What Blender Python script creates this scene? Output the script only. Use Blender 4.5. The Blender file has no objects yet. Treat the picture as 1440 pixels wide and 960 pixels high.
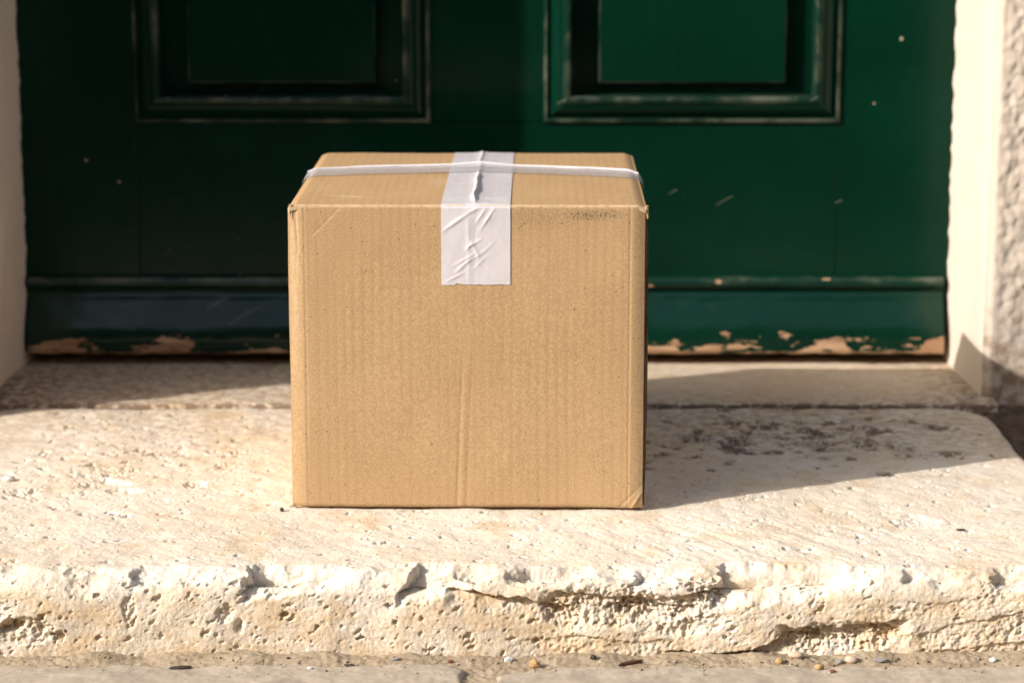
import bpy, math, random
import numpy as np
from mathutils import Vector

random.seed(7)
scene = bpy.context.scene
COL = scene.collection

# ------------------------------------------------------------------ camera
cam = bpy.data.cameras.new('camera')
cam.sensor_width = 36.0
cam.lens = 88.7
cam.clip_start = 0.05
cam.clip_end = 500.0
cam.dof.use_dof = True
cam.dof.focus_distance = 2.24
cam.dof.aperture_fstop = 6.0
cam_o = bpy.data.objects.new('camera', cam)
COL.objects.link(cam_o)
cam_o.location = (0.0425, -2.3023, 0.6349)
cam_o.rotation_euler = (math.pi / 2 - 0.2028, 0.0, 0.0)
scene.camera = cam_o

# ------------------------------------------------------------------ sky, sun, exposure
SUN_DIR = Vector((0.485, 0.255, -0.285)).normalized()          # the way the light travels
elev = math.asin(-SUN_DIR.z)
azim = math.atan2(-SUN_DIR.x, -SUN_DIR.y)
world = bpy.data.worlds.new('World')
scene.world = world
world.use_nodes = True
wn = world.node_tree
sky = wn.nodes.new('ShaderNodeTexSky')
sky.sky_type = 'NISHITA'
sky.sun_disc = False
sky.dust_density = 4.0
sky.ozone_density = 0.6
sky.air_density = 0.9
sky.sun_elevation = elev
sky.sun_rotation = azim % (2 * math.pi)
bg = wn.nodes['Background']
bg.inputs['Strength'].default_value = 0.15
wn.links.new(sky.outputs['Color'], bg.inputs['Color'])
sun = bpy.data.lights.new('sun', 'SUN')
sun.energy = 4.1
sun.angle = math.radians(0.53)
sun.color = (1.0, 0.93, 0.875)
sun_o = bpy.data.objects.new('sun', sun)
COL.objects.link(sun_o)
sun_o.rotation_euler = SUN_DIR.to_track_quat('-Z', 'Y').to_euler()
sun_o.location = (-3, -2, 3)
scene.view_settings.view_transform = 'Standard'
scene.view_settings.look = 'None'
scene.view_settings.gamma = 1.0
scene.view_settings.use_curve_mapping = False
scene.view_settings.exposure = 0.43

# ------------------------------------------------------------------ numeric noise
def pn(x, y, seed=0):
    r = np.random.RandomState(seed + 11)
    a = r.rand(256, 256) * 2 * np.pi
    gx, gy = np.cos(a), np.sin(a)
    x = np.asarray(x, float) + 37.3; y = np.asarray(y, float) + 91.7
    xi = np.floor(x).astype(int); yi = np.floor(y).astype(int)
    xf = x - xi; yf = y - yi
    u = xf * xf * xf * (xf * (xf * 6 - 15) + 10)
    v = yf * yf * yf * (yf * (yf * 6 - 15) + 10)
    x0 = xi & 255; x1 = (xi + 1) & 255; y0 = yi & 255; y1 = (yi + 1) & 255
    n00 = gx[x0, y0] * xf + gy[x0, y0] * yf
    n10 = gx[x1, y0] * (xf - 1) + gy[x1, y0] * yf
    n01 = gx[x0, y1] * xf + gy[x0, y1] * (yf - 1)
    n11 = gx[x1, y1] * (xf - 1) + gy[x1, y1] * (yf - 1)
    a0 = n00 + u * (n10 - n00); a1 = n01 + u * (n11 - n01)
    return (a0 + v * (a1 - a0)) * 1.5

def fbm(x, y, o=4, seed=0, gain=0.5):
    t = 0; a = 1.0
    for i in range(o):
        t = t + a * pn(x * 2 ** i, y * 2 ** i, seed + i * 17)
        a *= gain
    return t

def sst(a, b, x):
    t = np.clip((x - a) / (b - a), 0, 1)
    return t * t * (3 - 2 * t)

def seg(*runs):
    """coordinates from (start, stop, step) runs, ends joined"""
    out = []
    for a, b, st in runs:
        n = max(1, int(round(abs(b - a) / st)))
        out.append(np.linspace(a, b, n, endpoint=False))
    out.append(np.array([runs[-1][1]]))
    return np.concatenate(out)

# ------------------------------------------------------------------ object helpers
def link(o, parent=None):
    COL.objects.link(o)
    if parent is not None:
        o.parent = parent
    return o

def tag(o, label=None, cat=None, group=None, kind=None):
    if label: o['label'] = label
    if cat: o['category'] = cat
    if group: o['group'] = group
    if kind: o['kind'] = kind
    return o

def empty(name, loc=(0, 0, 0), rz=0.0):
    o = bpy.data.objects.new(name, None)
    o.location = loc
    o.rotation_euler = (0, 0, rz)
    o.empty_display_size = 0.05
    return link(o)

def mesh_np(name, V, F, mat, parent=None, smooth=True, attr=None):
    """V (n,3) array, F (m,4) or (m,3) int array"""
    me = bpy.data.meshes.new(name)
    V = np.ascontiguousarray(V, dtype=np.float32); F = np.ascontiguousarray(F, dtype=np.int32)
    k = F.shape[1]
    me.vertices.add(len(V)); me.vertices.foreach_set('co', V.ravel())
    me.loops.add(F.size); me.loops.foreach_set('vertex_index', F.ravel())
    me.polygons.add(len(F))
    me.polygons.foreach_set('loop_start', np.arange(0, F.size, k, dtype=np.int32))
    me.polygons.foreach_set('loop_total', np.full(len(F), k, dtype=np.int32))
    me.polygons.foreach_set('use_smooth', np.full(len(F), smooth))
    me.update(calc_edges=True)
    me.validate()
    if attr is not None:
        for an, av in attr.items():
            at = me.attributes.new(an, 'FLOAT', 'POINT')
            at.data.foreach_set('value', np.ascontiguousarray(av, dtype=np.float32).ravel())
    me.materials.append(mat)
    o = bpy.data.objects.new(name, me)
    return link(o, parent)

def grid_faces(nr, nc, off=0, flip=False):
    i = np.arange(nr * nc).reshape(nr, nc) + off
    q = np.stack([i[:-1, :-1], i[:-1, 1:], i[1:, 1:], i[1:, :-1]], -1).reshape(-1, 4)
    return q[:, ::-1] if flip else q

def grid_obj(name, P, mat, parent=None, flip=False, smooth=True, attr=None):
    nr, nc = P.shape[:2]
    return mesh_np(name, P.reshape(-1, 3), grid_faces(nr, nc, 0, flip), mat, parent, smooth, attr)

def sheet_obj(name, P, back, mat, parent=None, flip=False, attr=None):
    """a solid sheet: outer grid P, inner grid P+back (vector), closed round the rim"""
    nr, nc = P.shape[:2]
    n = nr * nc
    Q = P + np.asarray(back)
    V = np.concatenate([P.reshape(-1, 3), Q.reshape(-1, 3)])
    i = np.arange(n).reshape(nr, nc)
    rim = np.concatenate([i[0, :], i[1:, -1], i[-1, -2::-1], i[-2:0:-1, 0]])
    a = rim; b = np.roll(rim, -1)
    # rim gets its own vertices so that its edge stays crisp
    m = len(rim)
    V = np.concatenate([V, V[rim], V[rim + n]])
    k = np.arange(m); k2 = np.roll(k, -1)
    R = np.stack([2 * n + k2, 2 * n + k, 2 * n + m + k, 2 * n + m + k2], -1)
    F = np.concatenate([grid_faces(nr, nc), grid_faces(nr, nc, n, True), R])
    if flip: F = F[:, ::-1]
    if attr is not None:
        attr = {a_: np.concatenate([v.ravel(), v.ravel(), v.ravel()[rim], v.ravel()[rim]]) for a_, v in attr.items()}
    return mesh_np(name, V, F, mat, parent, True, attr)

def box_obj(name, lo, hi, mat, parent=None, bev=0.002):
    """bevelled block"""
    import bmesh
    bm = bmesh.new()
    bmesh.ops.create_cube(bm, size=1.0)
    lo = Vector(lo); hi = Vector(hi)
    for v in bm.verts:
        v.co = Vector(((v.co.x + .5) * (hi.x - lo.x) + lo.x, (v.co.y + .5) * (hi.y - lo.y) + lo.y, (v.co.z + .5) * (hi.z - lo.z) + lo.z))
    if bev:
        bmesh.ops.bevel(bm, geom=bm.edges[:], offset=bev, segments=2, affect='EDGES', profile=0.6)
    me = bpy.data.meshes.new(name)
    bm.to_mesh(me); bm.free()
    me.materials.append(mat)
    return link(bpy.data.objects.new(name, me), parent)

# ------------------------------------------------------------------ material helpers
class NT:
    def __init__(s, name):
        s.m = bpy.data.materials.new(name); s.m.use_nodes = True
        s.t = s.m.node_tree
        s.b = s.t.nodes['Principled BSDF']
        s.co = s.t.nodes.new('ShaderNodeTexCoord').outputs['Object']
    def n(s, typ, **kw):
        nd = s.t.nodes.new(typ)
        for k, v in kw.items():
            setattr(nd, k, v)
        return nd
    def set(s, sock, val):
        if isinstance(val, bpy.types.NodeSocket): s.t.links.new(val, sock)
        else:
            if isinstance(val, (tuple, list)) and len(val) == 3 and sock.type == 'RGBA': val = (*val, 1)
            sock.default_value = val
    def map(s, sc=(1, 1, 1), rot=(0, 0, 0), loc=(0, 0, 0), vec=None):
        m = s.n('ShaderNodeMapping')
        s.set(m.inputs['Vector'], vec or s.co)
        m.inputs['Scale'].default_value = sc; m.inputs['Rotation'].default_value = rot; m.inputs['Location'].default_value = loc
        return m.outputs[0]
    def noise(s, scale, detail=3, rough=0.55, vec=None, dist=0.0):
        t = s.n('ShaderNodeTexNoise')
        s.set(t.inputs['Vector'], vec or s.co)
        t.inputs['Scale'].default_value = scale; t.inputs['Detail'].default_value = detail
        t.inputs['Roughness'].default_value = rough; t.inputs['Distortion'].default_value = dist
        return t.outputs['Fac']
    def vor(s, scale, vec=None, rnd=1.0):
        t = s.n('ShaderNodeTexVoronoi')
        s.set(t.inputs['Vector'], vec or s.co)
        t.inputs['Scale'].default_value = scale; t.inputs['Randomness'].default_value = rnd
        return t.outputs['Distance'], t.outputs['Color']
    def rng(s, v, a, b, c=0.0, d=1.0, smooth=True):
        r = s.n('ShaderNodeMapRange', interpolation_type='SMOOTHSTEP' if smooth else 'LINEAR')
        s.set(r.inputs[0], v)
        for i, q in enumerate((a, b, c, d)): s.set(r.inputs[1 + i], q)
        return r.outputs[0]
    def math(s, op, a, b=0.0, c=0.0):
        m = s.n('ShaderNodeMath', operation=op)
        s.set(m.inputs[0], a); s.set(m.inputs[1], b); s.set(m.inputs[2], c)
        return m.outputs[0]
    def mix(s, f, a, b, mode='MIX'):
        m = s.n('ShaderNodeMix', data_type='RGBA', blend_type=mode)
        s.set(m.inputs[0], f); s.set(m.inputs[6], a); s.set(m.inputs[7], b)
        return m.outputs[2]
    def xyz(s, vec=None):
        q = s.n('ShaderNodeSeparateXYZ'); s.set(q.inputs[0], vec or s.co)
        return q.outputs
    def attr(s, name):
        return s.n('ShaderNodeAttribute', attribute_name=name).outputs['Fac']
    def chan(s, col, i=0):
        q = s.n('ShaderNodeSeparateColor'); s.set(q.inputs[0], col); return q.outputs[i]
    def bump(s, h, strength=0.5, dist=0.001, nrm=None):
        b = s.n('ShaderNodeBump'); s.set(b.inputs['Height'], h)
        b.inputs['Strength'].default_value = strength; b.inputs['Distance'].default_value = dist
        if nrm is not None: s.set(b.inputs['Normal'], nrm)
        return b.outputs[0]
    def fin(s, col, rough, nrm=None, spec=0.5):
        s.set(s.b.inputs['Base Color'], col); s.set(s.b.inputs['Roughness'], rough)
        s.b.inputs['Specular IOR Level'].default_value = spec
        if nrm is not None: s.set(s.b.inputs['Normal'], nrm)
        return s.m

def mat_stone(name, base, warm, pale, dark, stain_shade=True, fine=1.0):
    t = NT(name)
    a = t.noise(7, 6, 0.62); b = t.noise(40, 5, 0.65); c = t.noise(420, 3, 0.7)
    col = t.mix(t.rng(a, 0.38, 0.60), base, pale)
    och = t.rng(t.noise(13, 6, 0.68, vec=t.map((1, 1, 1.6), loc=(3, 1, 2))), 0.52, 0.70)
    col = t.mix(t.math('MULTIPLY', och, 0.85), col, warm)
    col = t.mix(t.math('MULTIPLY', t.rng(b, 0.52, 0.70), 0.40), col, warm)
    col = t.mix(t.rng(c, 0.36, 0.64, 0.0, 0.50), col, pale)
    col = t.mix(t.rng(t.noise(900, 2, 0.7), 0.50, 0.72, 0.0, 0.48), col, tuple(q * 0.55 for q in warm))
    fr = t.math('MULTIPLY', t.attr('fresh'), t.rng(t.noise(50, 4, 0.6), 0.35, 0.60, 0.45, 1.0))
    col = t.mix(t.math('MULTIPLY', fr, 0.35), col, (0.78, 0.73, 0.64))        # freshly broken, unweathered stone
    oc = t.math('MULTIPLY', t.attr('ochre'), t.rng(t.noise(20, 5, 0.66, vec=t.map((1, 1, 1.7), loc=(7, 3, 5))), 0.42, 0.64))
    col = t.mix(t.math('MULTIPLY', oc, 0.62), col, (0.56, 0.40, 0.215))         # iron-yellow weathering
    if stain_shade:
        st = t.attr('stain_shade')
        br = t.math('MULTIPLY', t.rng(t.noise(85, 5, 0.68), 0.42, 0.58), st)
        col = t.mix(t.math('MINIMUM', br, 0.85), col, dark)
    # tiny dark specks: lodged grit, and the shade of pores painted in
    d, cc = t.vor(260)
    sp = t.math('MULTIPLY', t.math('LESS_THAN', d, 0.26), t.math('LESS_THAN', t.chan(cc, 0), 0.08))
    col = t.mix(t.math('MULTIPLY', sp, 0.7), col, (0.12, 0.085, 0.055))
    # pin-hole pores too fine for the mesh
    d2, cc2 = t.vor(330, vec=t.map((1, 1, 1.5), loc=(4, 4, 4)))
    pore = t.math('MULTIPLY', t.rng(d2, 0.10, 0.34, 1.0, 0.0), t.math('LESS_THAN', t.chan(cc2, 1), 0.30))
    h = t.math('ADD', t.math('MULTIPLY', t.noise(900, 3, 0.75), 0.7), t.math('MULTIPLY', t.noise(260, 4, 0.65), 1.0))
    h = t.math('SUBTRACT', h, t.math('MULTIPLY', pore, 0.8))
    return t.fin(col, 0.92, t.bump(h, 0.50 * fine, 0.0012), 0.2)

def mat_cardboard():
    t = NT('cardboard')
    X, Y, Z = t.xyz()
    big = t.noise(11, 3, 0.5)
    fib = t.noise(620, 3, 0.75)
    fib2 = t.noise(1.0, 3, 0.7, vec=t.map((900, 900, 260)))
    col = t.mix(t.rng(big, 0.3, 0.7), (0.405, 0.262, 0.128), (0.445, 0.296, 0.150))
    col = t.mix(t.rng(fib, 0.34, 0.66), t.mix(0.44, col, (0.28, 0.165, 0.072)), t.mix(0.36, col, (0.64, 0.46, 0.26)))
    col = t.mix(t.rng(fib2, 0.55, 0.75, 0.0, 0.30), col, (0.62, 0.46, 0.27))
    # the flutes print through as faint paler and darker stripes
    ph = t.math('MULTIPLY', t.noise(1.0, 2, 0.5, vec=t.map((25, 5, 4))), 5.0)
    st = t.math('SINE', t.math('MULTIPLY_ADD', X, 2 * math.pi / 0.0086, ph))
    amp = t.rng(t.noise(1.0, 2, 0.5, vec=t.map((30, 9, 8), loc=(1, 2, 3))), 0.30, 0.65, 0.04, 0.26)
    col = t.mix(t.math('MULTIPLY', t.rng(st, -0.2, 0.9), amp), col, (0.30, 0.18, 0.08))
    # recycled-paper specks
    d, cc = t.vor(300)
    sp = t.math('MULTIPLY', t.math('LESS_THAN', d, 0.24), t.math('LESS_THAN', t.chan(cc, 1), 0.016))
    d2, cc2 = t.vor(150, vec=t.map(loc=(2, 7, 5)))
    sp2 = t.math('MULTIPLY', t.math('LESS_THAN', d2, 0.15), t.math('LESS_THAN', t.chan(cc2, 0), 0.012))
    col = t.mix(t.math('MULTIPLY', t.math('MAXIMUM', sp, sp2), 0.62), col, (0.055, 0.035, 0.02))
    # scuff of dark rubbed dirt
    sm = t.attr('smudge')
    sg = t.math('MULTIPLY', t.rng(t.noise(520, 5, 0.8), 0.46, 0.57), sm)
    col = t.mix(t.math('MULTIPLY', sg, 0.95), col, (0.07, 0.055, 0.045))
    # rubbed, whitened folds
    wr = t.math('MULTIPLY', t.attr('rub'), t.rng(t.noise(240, 3, 0.6), 0.36, 0.58, 0.25, 1.0))
    col = t.mix(t.math('MULTIPLY', wr, 0.55), col, (0.70, 0.55, 0.38))
    h = t.math('ADD', fib, t.math('MULTIPLY', t.noise(180, 2, 0.5), 0.6))
    return t.fin(col, 0.72, t.bump(h, 0.16, 0.001), 0.3)

def mat_raw_edge():
    t = NT('cardboard_raw_edge')
    X, Y, Z = t.xyz()
    ply = t.rng(t.noise(1.0, 2, 0.5, vec=t.map((900, 200, 25))), 0.4, 0.62)
    col = t.mix(ply, (0.06, 0.034, 0.02), (0.15, 0.085, 0.045))
    return t.fin(col, 0.85, None, 0.2)

def mat_tape(name, base, tr):
    t = NT(name)
    col = t.mix(t.rng(t.noise(45, 3, 0.6), 0.35, 0.7), base, tuple(c * 0.93 for c in base))
    col = t.mix(t.rng(t.noise(420, 2, 0.6, vec=t.map((1, 1, 0.12))), 0.45, 0.7, 0, 0.12), col, (0.55, 0.47, 0.40))
    m = t.fin(col, t.rng(t.noise(120, 2), 0.3, 0.7, 0.30, 0.42), t.bump(t.noise(500, 2), 0.06, 0.001), 0.5)
    t.b.inputs['Alpha'].default_value = tr
    return m

def mat_paint(name, horiz, bare=None):
    """old glossy green paint over wood; bare = (z where the wood is rubbed bare, softness)"""
    t = NT(name)
    X, Y, Z = t.xyz()
    big = t.noise(6, 3, 0.5)
    g = t.mix(t.rng(big, 0.3, 0.7), (0.0010, 0.0180, 0.0094), (0.0014, 0.0230, 0.0124))
    g = t.mix(t.rng(t.noise(48, 5, 0.72), 0.58, 0.80, 0.0, 0.12), g, (0.05, 0.075, 0.055))       # dust film
    # long rubs and brush drag
    g = t.mix(t.rng(t.noise(1.0, 3, 0.6, vec=t.map((3, 3, 110) if horiz else (80, 3, 2.5))), 0.60, 0.78, 0.0, 0.08), g, (0.05, 0.07, 0.05))
    wood = t.mix(t.rng(t.noise(1.0, 3, 0.6, vec=t.map((8, 40, 160))), 0.35, 0.65), (0.28, 0.155, 0.08), (0.46, 0.30, 0.18))
    prim = t.mix(t.noise(90, 2), (0.20, 0.22, 0.17), (0.42, 0.38, 0.30))
    # flakes knocked out of the paint
    d, cc = t.vor(30, vec=t.map((1, 1, 1.15), loc=(1.3, 0.2, 4.1)))
    wob = t.math('ADD', d, t.math('MULTIPLY', t.math('SUBTRACT', t.noise(210, 4, 0.7), 0.5), 0.16))
    k = t.math('MULTIPLY', t.math('LESS_THAN', wob, t.math('MULTIPLY', t.chan(cc, 1), 0.062)), t.math('LESS_THAN', t.chan(cc, 0), 0.22))
    # scratches: hair-thin slanting lines, short
    v2 = t.map((1, 1, 1), rot=(0, 0.5, 0))
    sc = t.math('MULTIPLY', t.math('GREATER_THAN', t.noise(1.0, 1, 0.4, vec=t.map((7, 2, 330), vec=v2)), 0.735), t.math('GREATER_THAN', t.noise(19, 2), 0.60))
    # worn arrises, and moulding highlights painted in as pale colour
    we = t.math('MULTIPLY', t.attr('wear_glint'), t.rng(t.noise(1.0, 4, 0.65, vec=t.map((16, 60, 16), loc=(2, 2, 2))), 0.40, 0.64, 0.02, 0.40))
    mask = k
    if bare is not None:
        z0, dz = bare
        lim = t.math('MULTIPLY_ADD', t.rng(t.noise(1.0, 5, 0.62, vec=t.map((15, 4, 42))), 0.42, 0.66), dz, z0)
        lo = t.math('LESS_THAN', t.math('ADD', Z, t.math('MULTIPLY', t.math('SUBTRACT', t.noise(1.0, 5, 0.75, vec=t.map((55, 10, 260))), 0.5), 0.016)), lim)
        isl = t.math('MULTIPLY', t.math('GREATER_THAN', t.noise(1.0, 4, 0.6, vec=t.map((34, 8, 120), loc=(5, 0, 2))), 0.640), t.math('LESS_THAN', Z, z0 + dz * 1.35))
        bead = t.math('MULTIPLY', t.math('GREATER_THAN', t.noise(1.0, 3, 0.5, vec=t.map((30, 6, 60), loc=(9, 3, 1))), 0.68), t.math('GREATER_THAN', Z, 0.083))
        mask = t.math('MAXIMUM', mask, t.math('MAXIMUM', lo, t.math('MAXIMUM', isl, bead)))
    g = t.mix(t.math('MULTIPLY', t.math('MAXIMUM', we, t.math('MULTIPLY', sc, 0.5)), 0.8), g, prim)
    col = t.mix(mask, g, t.mix(t.math('MULTIPLY', k, 0.7), wood, prim))
    rough = t.mix(mask, t.rng(t.noise(28, 4, 0.65), 0.3, 0.7, 0.13, 0.22), (0.8, 0.8, 0.8))
    grain = t.noise(1.0, 4, 0.65, vec=t.map((5, 5, 170) if horiz else (170, 5, 5)), dist=0.6)
    h = t.math('ADD', t.math('MULTIPLY', grain, 0.55), t.math('MULTIPLY', mask, -0.9))
    h = t.math('ADD', h, t.math('MULTIPLY', t.noise(22, 2), 0.5))
    return t.fin(col, t.chan(rough), t.bump(h, 0.26, 0.0012), 0.34 if bare else 0.12)

def mat_plain(name, c1, c2, scale, rough=0.9, bscale=None, bstr=0.4, spec=0.3):
    t = NT(name)
    col = t.mix(t.rng(t.noise(scale, 5, 0.62), 0.33, 0.67), c1, c2)
    col = t.mix(t.rng(t.noise(scale * 9, 3, 0.6), 0.4, 0.7, 0, 0.35), col, c1)
    nrm = t.bump(t.noise(bscale or scale * 8, 4, 0.65), bstr, 0.0015)
    return t.fin(col, rough, nrm, spec)

def mat_plaster(name, base, dirt, damp):
    t = NT(name)
    Z = t.xyz()[2]
    col = t.mix(t.rng(t.noise(14, 4, 0.6), 0.35, 0.7), base, tuple(c * 0.93 for c in base))
    # rising damp: brown blotches low on the plaster
    lim = t.math('SUBTRACT', damp, Z)
    m = t.rng(t.math('ADD', t.math('MULTIPLY', lim, 3.2), t.math('SUBTRACT', t.noise(26, 5, 0.62, dist=0.8), 0.52)), 0.05, 0.32, 0.0, 0.85)
    m2 = t.rng(t.noise(48, 4, 0.6), 0.40, 0.62, 0.25, 1.0)
    col = t.mix(t.math('MULTIPLY', m, m2), col, dirt)
    col = t.mix(t.rng(t.noise(70, 5, 0.7), 0.60, 0.78, 0.0, 0.30), col, (0.40, 0.32, 0.22))
    return t.fin(col, 0.93, t.bump(t.noise(150, 4, 0.65), 0.35, 0.0012), 0.2)

STONE = mat_stone('travertine', (0.66, 0.575, 0.445), (0.56, 0.40, 0.215), (0.725, 0.665, 0.57), (0.20, 0.135, 0.085))
SILL = mat_stone('sill_stone', (0.58, 0.46, 0.32), (0.48, 0.34, 0.19), (0.62, 0.53, 0.41), (0.17, 0.115, 0.075), fine=0.3)
CARD = mat_cardboard()
RAW = mat_raw_edge()
TAPE = mat_tape('white_tape', (0.66, 0.635, 0.655), 0.93)
RIDGE = mat_tape('ridge_film', (0.78, 0.78, 0.80), 1.0)
STRAP = mat_tape('cross_tape_film', (0.58, 0.59, 0.62), 0.30)
PAINT_V = mat_paint('green_paint_upright', False)
PAINT_H = mat_paint('green_paint_level', True)
PAINT_BAR = mat_paint('green_paint_flaking', True, (0.0132, 0.019))
PLASTER = mat_plaster('jamb_plaster', (0.63, 0.55, 0.46), (0.34, 0.24, 0.15), 0.11)
STUCCO = mat_plaster('rough_stucco', (0.58, 0.505, 0.415), (0.20, 0.125, 0.07), 0.225)
MORTAR = mat_plain('sandy_mortar', (0.30, 0.235, 0.155), (0.40, 0.33, 0.235), 60, 0.95, 600, 0.55, 0.2)
PAVE = mat_plain('paving_limestone', (0.35, 0.30, 0.235), (0.46, 0.40, 0.315), 45, 0.9, 600, 0.4, 0.25)
ROAD = mat_plain('road_asphalt', (0.045, 0.043, 0.04), (0.07, 0.066, 0.06), 30, 0.95, 200, 0.6, 0.2)
SOIL = mat_plain('dark_soil', (0.06, 0.043, 0.03), (0.14, 0.10, 0.07), 90, 0.98, 300, 0.8, 0.1)
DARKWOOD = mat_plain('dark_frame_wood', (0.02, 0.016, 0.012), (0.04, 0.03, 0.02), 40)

# ================================================================== the setting
GZ = -0.092
me = bpy.data.meshes.new('ground')
S = 220.0
me.from_pydata([(-S, -S, GZ), (S, -S, GZ), (S, S, GZ), (-S, S, GZ)], [], [(0, 1, 2, 3)])
me.materials.append(ROAD)
tag(link(bpy.data.objects.new('ground', me)), kind='structure')

# bed of sandy mortar between step and paving
xs = seg((-1.2, -0.48, 0.02), (-0.48, 0.54, 0.0016), (0.54, 1.2, 0.02))
ys = seg((-0.62, -0.30, 0.006), (-0.30, -0.17, 0.0014))
X, Y = np.meshgrid(xs, ys)
Z = -0.0795 + 0.0022 * fbm(X / .05, Y / .03, 4, 3) + 0.0009 * fbm(X / .005, Y / .005, 3, 8)
Z += 0.006 * np.exp(-np.clip(Y + 0.208, -9, 0) ** 2 / (2 * 0.012 ** 2)) * (0.7 + 0.6 * pn(X / .04, Y * 0, 5))
Z += 0.0016 * np.clip(pn(X / .004, Y / .003, 31) - 0.35, 0, 1)
Z = np.where(Y < -0.30, np.minimum(Z, -0.086), Z)
tag(grid_obj('mortar_bed', np.stack([X, Y, Z], -1), MORTAR), kind='structure')

# paving stones: irregular slabs let into the bed
pav = empty('pavement', (0, -0.4, GZ)); tag(pav, kind='structure')
def paving_stone(poly, z, seed, dense):
    poly = np.array(poly, float)
    x0, y0 = poly.min(0) - .004; x1, y1 = poly.max(0) + .004
    st = 0.0021 if dense else 0.02
    xs = seg((x0, max(x0 + .001, min(x1, -.46)), .02), (max(x0, -.46), min(x1, .54), st)) if dense and x0 < -.46 else seg((x0, min(x1, .54) if dense else x1, st))
    if dense and x1 > .54: xs = np.concatenate([xs, np.linspace(.54, x1, 12)[1:]])
    ys = seg((y0, max(y0 + .01, y1 - .10), .015), (y1 - .10, y1, st)) if dense else seg((y0, y1, st))
    X, Y = np.meshgrid(xs, ys)
    e = np.full(X.shape, 9.0)
    for a, b in zip(poly, np.roll(poly, -1, 0)):
        d = b - a; n = np.array([-d[1], d[0]]) / np.hypot(*d)
        e = np.minimum(e, (X - a[0]) * n[0] + (Y - a[1]) * n[1])
    e = e + 0.003 * fbm(X / .03, Y / .03, 4, seed)
    t = np.clip(e / 0.007, 0, 1)
    Z = z + 0.0013 * fbm(X / .06, Y / .05, 4, seed + 5) + 0.0004 * fbm(X / .006, Y / .006, 3, seed + 9)
    Z = Z - 0.017 * (1 - np.sqrt(np.clip(1 - (1 - t) ** 2, 0, 1)))
    return grid_obj('paving_stone', np.stack([X, Y + 0.4, Z - GZ], -1), PAVE, pav)
paving_stone([(-0.95, -0.60), (0.010, -0.60), (0.004, -0.236), (-0.010, -0.223), (-0.40, -0.226), (-0.95, -0.228)], -0.0755, 40, True)
paving_stone([(0.026, -0.60), (0.98, -0.60), (0.98, -0.222), (0.30, -0.226), (0.085, -0.226), (0.026, -0.252)], -0.0762, 60, True)

# heap of soil beside the step, against the wall
xs = seg((0.545, 0.70, 0.003), (0.70, 1.6, 0.03)); ys = seg((-0.40, 0.1, 0.02), (0.1, 0.485, 0.003))
X, Y = np.meshgrid(xs, ys)
Z = -0.014 + 0.006 * fbm(X / .04, Y / .04, 4, 12) + 0.012 * sst(0.38, 0.46, Y) - 0.075 * sst(0.16, -0.20, Y) - 0.004
Z = np.where(Y < -0.15, np.minimum(Z, -0.09 + 0 * Z), Z)
tag(grid_obj('soil', np.stack([X, Y, Z], -1), SOIL), kind='structure')

# ------------------------------------------------------------------ stone step
XL, XR, YF = -0.552, 0.571, -0.200        # ends and front of the slab
R0 = 0.024
xs = seg((-0.54, -0.46, 0.006), (-0.46, 0.50, 0.00088), (0.50, 0.56, 0.0016))
s_top = seg((-(0.427 - YF), -(0.20 - YF), 0.0022), (-(0.20 - YF), -(-0.05 - YF), 0.0016), (-(-0.05 - YF), -0.0009, 0.00105))
s_fr = seg((0.0, 0.097, 0.00088))
sv = np.concatenate([s_top, s_fr])
NX, NS = len(xs), len(sv)
X, Sg = np.meshgrid(xs, sv)                                  # Sg<0: on top, Sg>0: on the front
# rounded profile
arc = R0 * math.pi / 2
sc = np.clip((sv + R0 * 0.5 * 1.57) / arc, 0, 1) * math.pi / 2   # 0 top .. pi/2 front
a0 = -R0 * 0.5 * 1.57
ty = np.where(sv < a0, YF + R0 - (sv - a0) * 1.0, YF + R0 - R0 * np.sin(sc))
tz = np.where(sv > a0 + arc, -R0 - (sv - a0 - arc), -R0 + R0 * np.cos(sc))
ny, nz = -np.sin(sc), np.cos(sc)

top = sst(-0.004, -0.020, Sg); fro = 1 - top
D = 0.0016 * fbm(X / .13, Sg / .13, 3, 1) + 0.0008 * fbm(X / .03, Sg / .03, 3, 2)
# tooling: fine slanting chisel strokes across the tread
ca, sa = math.cos(math.radians(57)), math.sin(math.radians(57))
al = X * ca + Sg * sa; ac = -X * sa + Sg * ca
D += top * (0.00030 * pn(ac / .009 + 0.6 * pn(X / .05, Sg / .05, 24), al / .05, 21) * np.clip(0.3 + 1.4 * pn(X / .09, Sg / .09, 25), 0, 2) + 0.00008 * pn(ac / .0032, al / .03, 22))
D += top * (0.00020 * fbm(X / .012, Sg / .012, 3, 23) + 0.00012 * fbm(X / .0035, Sg / .005, 2, 26))
gw_ = np.exp(-(((X - .24) / .13) ** 2 + ((Sg + .085) / .06) ** 2)) + 0.5 * np.exp(-(((X + .12) / .12) ** 2 + ((Sg + .10) / .07) ** 2))
D -= top * gw_ * 0.0022 * np.clip(pn(ac / .016, al / .16, 27), 0, 1)
# dressed front: fine grain, eroded roughness growing to the right and the bottom
ero = np.clip(sst(-0.02, 0.12, X) * sst(-0.002, 0.035, Sg) * (0.65 + 1.0 * fbm(X / .06, Sg / .03, 2, 4)), 0, 1.4)
D += fro * (0.00032 * fbm(X / .004, Sg / .004, 2, 5))
D -= fro * ero * (0.0012 * np.clip(0.25 + fbm(X / .016, Sg / .011, 4, 6), 0, 2) + 0.0010 * np.abs(fbm(X / .006, Sg / .005, 2, 7)))
rough_f = np.abs(fbm(X / .009, Sg / .008, 4, 9))
rough_g = fbm(X / .0045, Sg / .004, 3, 10)
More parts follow.
